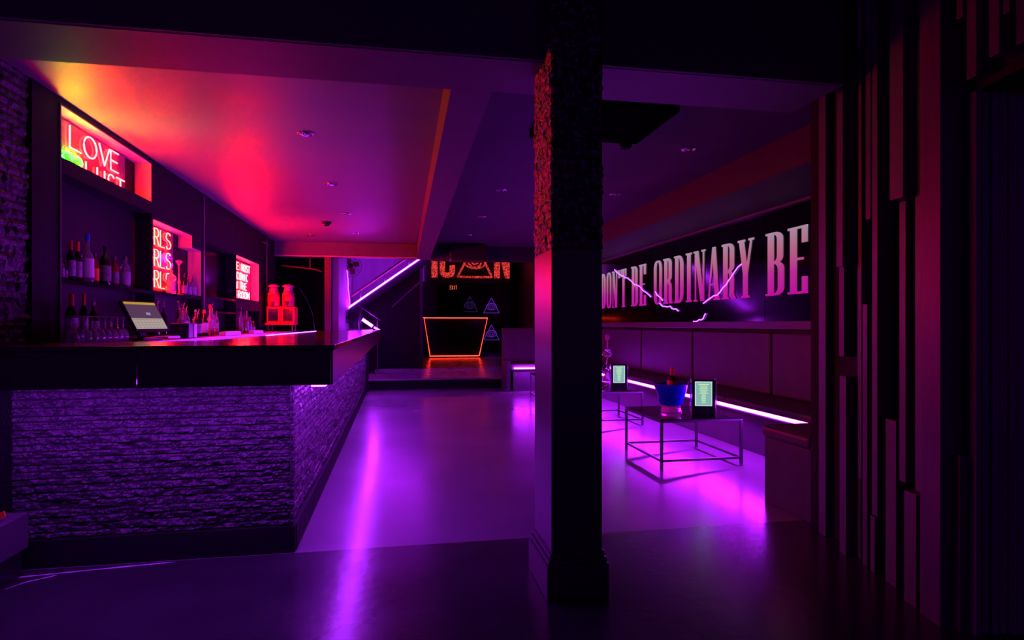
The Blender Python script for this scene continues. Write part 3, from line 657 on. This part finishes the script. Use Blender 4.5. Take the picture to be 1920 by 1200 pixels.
# =============================================================== SLATTED WALL
A_, D_, N_ = Vector((2.42,3.12,0)), Vector((-.189,-.982,0)), Vector((-.982,.189,0))
def wl(s, p_, z): v = A_ + D_*s + N_*p_; return (v.x, v.y, z)
def slab(s0, s1, z0, z1, p0, p1): return MB().hexa([wl(s0,p0,z0),wl(s1,p0,z0),wl(s1,p1,z0),wl(s0,p1,z0),wl(s0,p0,z1),wl(s1,p0,z1),wl(s1,p1,z1),wl(s0,p1,z1)])
struct(slab(-.06,1.10,0,2.9,-.22,0).build('wall_right', 'black_wood'))
struct(slab(1.10,2.9,2.17,2.9,-.22,0).build('wall_right', 'black_wood'))
sw = empty('slat_cladding', (2.3,2.6,0)); tag(sw, 'black wall cladding of staggered vertical wooden boards beside the doorway', 'wall cladding')
SL = [(-0.055,0.024,0,2.52,0.04),(0.071,0.171,2.55,2.888,0.09),(0.193,0.226,2.6,2.898,0.09),(0.257,0.32,1.5,2.6,0.1),(0.207,0.255,1.03,1.51,0.06),(0.251,0.314,0,0.93,0.08),
 (0.330,0.36,0,2.898,0.03),(0.374,0.403,0.42,2.898,0.05),(0.494,0.535,1.71,2.898,0.08),(0.413,0.455,0,1.3,0.05),(0.548,0.592,0.29,2.88,0.08),(0.5,0.536,0,0.27,0.06),(0.754,0.849,1.75,2.898,0.12),
 (0.743,0.788,0.5,1.745,0.07),(0.622,0.703,0,0.76,0.06),(0.852,0.905,0.485,2.898,0.07),(0.825,0.907,0,0.48,0.1),(0.946,1.069,0,2.898,0.11),(1.072,1.108,0,0.69,0.06),
 (1.115,1.150,2.38,2.898,0.08),(1.155,1.207,2.13,2.898,0.07),(1.309,1.355,2.15,2.898,0.1),(1.395,1.424,2.26,2.898,0.12),(1.451,1.494,2.13,2.898,0.12),(1.22,1.26,2.19,2.898,0.04),(1.56,1.62,2.16,2.898,.06),(1.68,1.73,2.2,2.898,.1)]
for s0,s1,z0,z1,p1 in SL: loc(slab(s0,s1,z0,z1,0.001,p1).build('board','slat_paint',bevel=.002), sw)
# door surround and the dark doorway
mb = MB()
for k in range(7):
    a = -.02-.034*k
    v0 = [wl(1.10, a-.026, 0), wl(1.118+.006*(k%2), a-.026, 0), wl(1.118+.006*(k%2), a, 0), wl(1.10, a, 0)]
    mb.hexa(v0 + [(x,y,2.17) for x,y,_ in v0])
struct(mb.build('trim_16','jamb_paint',bevel=.003))
struct(slab(1.101,1.14,0,2.10,.0,.022).build('trim_17','trim_gloss',bevel=.003))
struct(slab(1.12,2.9,2.10,2.169,-.30,.01).build('trim_18','black_wood'))
struct(slab(1.12,2.9,2.08,2.10,-.16,-.13).build('trim_19','red_wood'))
# black curtain-like door leaf standing open inside
dl = empty('door_leaf', (2.55,2.0,0)); tag(dl, 'plain black door leaf standing open inside the right doorway', 'door')
loc(slab(1.13,1.17,.01,2.07,-1.05,-.28).build('panel','black_gloss'), dl)
loc(slab(1.17,1.20,1.0,1.04,-.95,-.90).build('handle','chrome',bevel=.004), dl)

# =============================================================== STAIRS AND STAGE
st = empty('staircase', (-.3,14.2,.2)); tag(st, 'black staircase climbing right with a violet light strip along its edge', 'staircase')
P0, P1 = Vector((-1.0,0,1.60)), Vector((.62,0,2.76))
sl = (P1.z-P0.z)/(P1.x-P0.x)
loc(MB().prism([(-.75,.2),(.5,.2),(.5,2.5),(.2,2.42),(-.75,1.74)], .04, (0,14.06,0), (1,0,0), (0,0,1), (0,1,0)).build('side_panel','stair_black'), st)
loc(MB().prism([(P0.x,P0.z-.22),(P1.x,P1.z-.22),(P1.x,P1.z),(P0.x,P0.z)], .03, (0,14.02,0), (1,0,0), (0,0,1), (0,1,0)).build('stringer','black_gloss'), st)
for k in range(9):
    x = -.95 + k*.17; z = 1.60 + (k)*.122
    loc(B(x,x+.19,14.11,15.1,z-.03,z).build('tread','stair_black'), st)
loc(MB().tube([(P0.x-.08,14.0,P0.z-.055),(P1.x,14.0,P1.z)], .020, 6).build('led_strip','led_stair'), st)
loc(MB().tube([(-1.0,14.03,1.82),(.5,14.03,2.90)], .028, 8).build('handrail','red_wood'), st)
for x,z in ((-.8,1.7),(-.28,2.08),(.25,2.45)): loc(MB().tube([(x,14.03,z),(x,14.03,z+.28)], .012, 6).build('baluster','metal_dark'), st)
loc(MB().prism([(.50,2.13),(-.12,1.57),(-.12,1.60),(.50,2.17)], .02, (0,13.99,0), (1,0,0), (0,0,1), (0,1,0)).build('edge_trim','trim_gloss'), st)
# lower flight rails, coming down to the stage
lf = empty('stair_railing', (-.6,13.0,.2)); tag(lf, 'short black stair railing with bright violet tubes past the bar end', 'railing')
loc(MB().tube([(-.78,13.0,1.59),(-.34,12.98,1.28)], .014, 6).build('handrail','trim_gloss'), lf)
loc(MB().tube([(-.40,12.98,1.30),(-.40,12.98,.2)], .014, 6).build('post','trim_gloss'), lf)
loc(MB().tube([(-.78,13.0,1.59),(-.78,13.0,.2)], .014, 6).build('post','metal_dark'), lf)
loc(MB().tube([(-.70,12.95,1.30),(-.50,12.95,1.16)], .030, 8).build('led_tube','led_stair'), lf)
loc(MB().tube([(-.47,12.93,1.14),(-.35,12.93,1.07)], .020, 8).build('led_tube','led_accent'), lf)
# half wall and speaker
hw = B(-1.04,-.45,12.9,13.0,.2,1.02) ; hw = hw.build('half_wall','stair_black'); tag(hw, 'low black half wall at the foot of the stairs, behind the bar end', 'half wall')
sp = empty('loudspeaker', (-.93,13.3,1.25)); tag(sp, 'small black loudspeaker on a wall bracket by the stairs', 'loudspeaker')
loc(B(-1.02,-.74,13.2,13.5,1.22,1.50).build('cabinet','black_plastic',bevel=.01), sp)
loc(MB().tube([(-1.05,13.35,1.34),(-1.02,13.35,1.34)], .03, 8).build('bracket','black_plastic'), sp)
loc(MB().lathe([(.001,0),(.09,.0),(.10,.004)], (0,0,0), 16).build('cone','black_gloss'), sp)
sp.children[-1].location = (.05,-.105,.10); sp.children[-1].rotation_euler = (PI/2,0,0)
# wall fan
fn = empty('wall_fan', (-.98,13.55,2.44), 0); tag(fn, 'round caged wall fan high in the violet corner', 'fan')
mb = MB()
for rr_ in (.23,.17,.11,.05): mb.tube([(rr_*math.cos(2*PI*k/24),-.05*(1-rr_/.25),rr_*math.sin(2*PI*k/24)) for k in range(24)], .004, 4, True)
for k in range(12): a = 2*PI*k/12; mb.tube([(.04*math.cos(a),-.05,.04*math.sin(a)),(.23*math.cos(a),0,.23*math.sin(a))], .003, 4)
mb.build('cage','metal_dark',fn)
for k in range(4):
    a = 2*PI*k/4+.4
    MB().prism([(.03,-.02),(.10,-.07),(.18,-.06),(.19,.03),(.10,.06),(.03,.02)], .006, (0,.01,0), (math.cos(a),.1,math.sin(a)), (-math.sin(a),.15,math.cos(a)), (0,1,0)).build('blade','copper',fn)
MB().lathe([(.045,0),(.05,.03),(.04,.08)], n=14).build('motor','black_plastic',fn).rotation_euler = (-PI/2,0,0)
MB().tube([(0,.08,0),(-.07,.10,0)], .015, 6).build('bracket','metal_dark',fn)
wl_ = MB().tube([(-1.01,13.0,2.30),(-1.005,13.2,2.12),(-1.015,13.4,1.92),(-1.005,13.6,1.75),(-1.01,13.8,1.62)], .009, 5).build('wall_light_cord','led_thin'); tag(wl_, 'thin glowing violet cord hanging down beside the fan', 'light cord')
# pipes in the dark doorway
pp = empty('overhead_pipe', (-1.6,11.3,2.1)); tag(pp, 'thin dark pipe hanging under the beam over the back doorway', 'pipe')
loc(MB().tube([(-1.98,11.25,2.22),(-1.4,11.25,2.16),(-1.30,11.25,2.12)], .014, 6).build('pipe_run','red_wood'), pp)
loc(MB().tube([(-1.50,11.25,2.17),(-1.50,11.25,2.385)], .011, 6).build('hanger','red_wood'), pp)
cdt = empty('conduit', (-2.06,10.7,1.5)); tag(cdt, 'vertical conduit hanging down by the third neon niche', 'conduit')
loc(MB().tube([(-2.07,10.5,2.63),(-2.07,10.5,2.2),(-2.075,10.52,1.7),(-2.07,10.5,1.12)], .013, 6).build('tube','trim_gloss'), cdt)
loc(MB().tube([(-2.08,10.3,2.50),(-2.08,10.75,2.50)], .013, 6).build('cross_bar','trim_gloss'), cdt)
cbl = MB().tube([(-1.58,10.6,1.80),(-1.5,10.9,1.6),(-1.42,11.05,1.35),(-1.40,11.1,1.05),(-1.40,11.1,.02)], .006, 5).build('cable','black_plastic'); tag(cbl, 'thin black cable drooping beside the frozen drinks machine', 'cable')

# DJ booth
dj = empty('dj_booth', (1.7,18.9,.2)); tag(dj, 'black tapered DJ booth outlined by a glowing orange-red line', 'DJ booth')
T0,T1,B0,B1,ZT,ZB = .70,2.70,.94,2.45,1.40,.22
loc(MB().hexa([(B0,18.52,.2),(B1,18.52,.2),(B1-.1,19.3,.2),(B0+.1,19.3,.2),(T0,18.52,ZT),(T1,18.52,ZT),(T1-.1,19.3,ZT),(T0+.1,19.3,ZT)]).build('cabinet','black_gloss'), dj)
loc(MB().tube([(B0+.02,18.505,ZB+.03),(B1-.02,18.505,ZB+.03),(T1-.02,18.505,ZT-.01),(T0+.08,18.505,ZT-.01)], .012, 6, True).build('glowing_outline','booth_line'), dj)
loc(MB().tube([(B0+.02,18.6,ZB+.02),(T0+.005,18.52,ZT),(T0+.10,18.505,ZT)], .007, 6).build('glowing_edge','booth_line'), dj)
loc(B(1.15,1.5,18.7,19.0,ZT,ZT+.06).build('player','black_plastic',bevel=.01), dj)
loc(B(1.9,2.25,18.7,19.0,ZT,ZT+.06).build('player','black_plastic',bevel=.01), dj)
# sign wall
sg = empty('sign_screen', (2.17,19.7,2.6)); tag(sg, 'wide dark screen above the DJ booth with glowing ICON lettering', 'sign')
loc(B(.79,3.60,19.66,19.8,2.54,4.0).build('screen_panel','screen_mesh'), sg)
for x_ in (1.2,3.2): loc(MB().tube([(x_,19.73,4.0),(x_,19.73,4.6)], .02, 6).build('hanger','metal_dark'), sg)
loc(B(.76,.785,19.62,19.66,2.54,3.9).build('edge_light','led_thin'), sg)
loc(B(.79,3.60,19.62,19.66,2.52,2.54).build('lower_rail','trim_gloss'), sg)
def sgp(poly, nm='sign_letter', k=0): return loc(MB().prism(poly, .03+.001*k, (0,19.655,0), (1,0,0), (0,0,1), (0,-1,0)).build(nm,'icon_pixels'), sg)
zb, zt = 2.68, 3.82
def arcp(cx,cz,rx,rz,a0,a1,n=10): return [(cx+rx*math.cos(math.radians(a0+(a1-a0)*i/n)), cz+rz*math.sin(math.radians(a0+(a1-a0)*i/n))) for i in range(n+1)]
sgp([(1.06,zb),(1.25,zb),(1.25,zt),(1.06,zt)])
sgp([(1.32,zb+.2)]+arcp(1.52,zb+.2,.20,.20,180,270,6)+[(1.60,zb)]+arcp(1.60,zb+.2,.20,.20,270,360,6)+[(1.80,zb+.40),(1.63,zb+.40),(1.63,zb+.2),(1.60,zb+.16),(1.52,zb+.16),(1.49,zb+.2),(1.49,zt-.2),(1.52,zt-.16),(1.6,zt-.16),(1.63,zt-.2),(1.63,zt-.4),(1.8,zt-.4),(1.8,zt-.15),(1.65,zt),(1.47,zt),(1.32,zt-.15)])
sgp([(3.06,zb),(3.25,zb),(3.25,zt-.45),(3.42,zb),(3.57,zb),(3.57,zt),(3.40,zt),(3.40,zb+.5),(3.24,zt),(3.06,zt)])
py = MB(); cx = 2.44
def bar2(a, b_, wd, mb, y0=19.655, th=.03):
    a, b_ = Vector((a[0],a[1])), Vector((b_[0],b_[1])); t_ = (b_-a).normalized(); n_ = Vector((-t_.y,t_.x))*wd/2
    mb.prism([tuple(a-n_),tuple(b_-n_),tuple(b_+n_),tuple(a+n_)], th, (0,y0,0), (1,0,0), (0,0,1), (0,-1,0))
def eye(mb, cx, zb, W, Hh, wd, y0, th=.03):
    bar2((cx-W/2,zb),(cx+W/2,zb),wd,mb,y0,th); bar2((cx-W/2,zb),(cx,zb+Hh),wd,mb,y0,th); bar2((cx+W/2,zb),(cx,zb+Hh),wd,mb,y0,th)
    ez = zb + Hh*.42 if th < .03 else zb + .52
    for rr_ in (.10,.19):
        q = [(cx+rr_*W*math.cos(2*PI*k/16), ez+rr_*W*math.sin(2*PI*k/16)) for k in range(17)]
        for a,b_ in zip(q,q[1:]): bar2(a,b_,wd*.8,mb,y0,th)
    for s_ in (1,-1):
        q = [(cx+.33*W*math.cos(math.radians(a)), ez+s_*.22*W*math.sin(math.radians(a))) for a in range(0,181,20)]
        for a,b_ in zip(q,q[1:]): bar2(a,b_,wd*.8,mb,y0,th)
eye(py, cx, zb+.03, 1.12, 1.05, .06, 19.655); loc(py.build('eye_pyramid','icon_pixels'), sg)
# exit sign under the screen
ex = empty('exit_sign', (1.98,21.9,2.62)); tag(ex, 'small glowing red EXIT sign hanging below the big screen', 'exit sign')
loc(B(1.81,2.11,21.9,21.94,2.40,2.60).build('housing','black_plastic'), ex)
loc(MB().tube([(1.96,21.92,2.6),(1.96,21.92,4.6)], .01, 6).build('rod','metal_dark'), ex)
for i,ch in enumerate('EXIT'):
    mb = MB()
    for s_ in G[ch]: mb.tube([(1.835+.066*i+p_[0]*.045,21.895,2.435+p_[1]*.13) for p_ in s_], .010, 5)
    loc(mb.build('letter','exit_letters'), ex)
# eye pyramids on the back wall
for (x,z,mm,tx) in ((3.42,1.62,'eye_line','upper violet eye-in-triangle light on the back wall'),(3.42,.62,'eye_line','lower violet eye-in-triangle light beside the DJ booth'),(2.62,1.66,'eye_dim','faint violet eye-in-triangle light near the back doorway')):
    mb = MB(); eye(mb, x, z,   .58, .56, .015, 22.59, .02); o = mb.build('eye_triangle_light', mm); tag(o, tx, 'wall light', 'eye-in-triangle lights')
# ceiling-hung projector box on the far beam
pj = empty('projector', (1.23,11.05,2.33)); tag(pj, 'black box projector hanging in front of the far beam', 'projector')
loc(B(.93,1.56,10.85,11.28,2.33,2.60).build('case','black_plastic',bevel=.01), pj)
loc(B(1.2,1.3,11.0,11.1,2.60,2.64).build('mount','metal_dark'), pj)
loc(B(.921,.929,10.9,10.98,2.35,2.52).build('side_light','trim_gloss'), pj)

# =============================================================== CEILING FIXTURES
dlt = empty('ceiling_downlight', (0,0,2.64))
MB().lathe([(.036,-.002),(.055,-.010),(.062,-.006),(.062,-.0005)], n=24).build('trim_ring','chrome',dlt)
MB().lathe([(.034,-.004),(.030,-.0105),(.012,-.012),(.001,-.012)], n=20).build('lens','mirror',dlt)
spots = [(-.68,4.86,'unlit chrome downlight nearest the front beam, over the bar'),(-.67,6.55,'unlit downlight second from the front, over the bar side'),
 (-.65,8.27,'unlit downlight third from the front, over the bar side'),(-1.37,10.41,'unlit downlight at the far left of the bar ceiling'),
 (-.64,9.98,'unlit downlight close to the far beam, left of the centre beam'),(1.10,6.53,'unlit downlight first beyond the pillar, right of the centre beam'),
 (1.11,8.19,'unlit downlight midway right of the centre beam'),(1.14,9.88,'unlit downlight in front of the projector box'),
 (2.35,4.72,'unlit downlight nearest the right bulkhead'),(2.37,6.51,'unlit downlight farther along the right bulkhead')]
for i,(x,y,tx) in enumerate(spots):
    o = dlt if i == 0 else copy_tree(dlt); o.location = (x,y,2.6399); tag(o, tx, 'ceiling light', 'recessed ceiling downlights')
for i,(x,y,tx) in enumerate(((-.98,9.02,'small dark dome on the ceiling over the bar aisle'),(1.78,4.66,'small dark dome just behind the black ceiling panel'))):
    o = empty('ceiling_dome', (x,y,2.64)); tag(o, tx, 'ceiling dome', 'dark ceiling domes')
    MB().lathe([(.01,-.062),(.035,-.055),(.05,-.035),(.055,-.02)], n=18).build('dome','black_gloss',o)
    MB().lathe([(.07,-.02),(.07,-.0005)], n=18).build('base','black_plastic',o)
ap = empty('ceiling_panel', (1.4,4.15,2.64)); tag(ap, 'flat black rectangular unit under the ceiling right of the pillar', 'ceiling panel')
loc(B(.98,1.83,3.80,4.55,2.60,2.6395).build('case','matte_black',bevel=.004), ap)
loc(MB().box(1.05,1.76,3.87,4.48,2.595,2.5995).build('cover','matte_black'), ap)

# =============================================================== FLOOR BITS
tp = MB()
rr = random.Random(5)
def torn(mb, pts, wd):
    L_ = []; R_ = []
    for (a,b_) in zip(pts, pts[1:]):
        for k in range(8):
            f = k/8; x = a[0]+(b_[0]-a[0])*f; y = a[1]+(b_[1]-a[1])*f
            q = wd*rr.uniform(.35,1.2); L_.append((x,y-q/2)); R_.append((x,y+q/2))
    L_.append(pts[-1]); mb.prism(L_+R_[::-1], .0012, (0,0,.0004))
torn(tp, [(-1.98,3.30),(-1.80,3.30),(-1.50,3.335),(-1.1,3.375)], .016)
o = tp.build('floor_tape','tape'); tag(o, 'torn pale tape line along the floor before the bar', 'tape')
tp = MB(); torn(tp, [(-1.745,3.17),(-1.70,3.235),(-1.60,3.30)], .013); 
o = tp.build('tape_scrap','tape'); tag(o, 'small torn scrap of pale tape on the front floor', 'tape')
ub = empty('utility_box', (-1.9,3.25,0)); tag(ub, 'small dark utility box at the far left beside the bar', 'box')
loc(B(-2.05,-1.76,3.12,3.32,0,.13).build('plinth','black_plastic'), ub)
loc(B(-2.08,-1.74,3.10,3.34,.13,.30).build('body','ledge_wood',bevel=.006), ub)
tg = MB().prism([(0,0),(.035,.02),(.03,.045),(-.01,.03)], .01, (-1.80,3.2,.33), (1,0,0), (0,0,1), (0,1,0)).build('orange_plug','cap_orange'); tag(tg, 'tiny orange plug standing on the utility box', 'plug')
tg.location.z = -.03
bpy.context.view_layer.update()
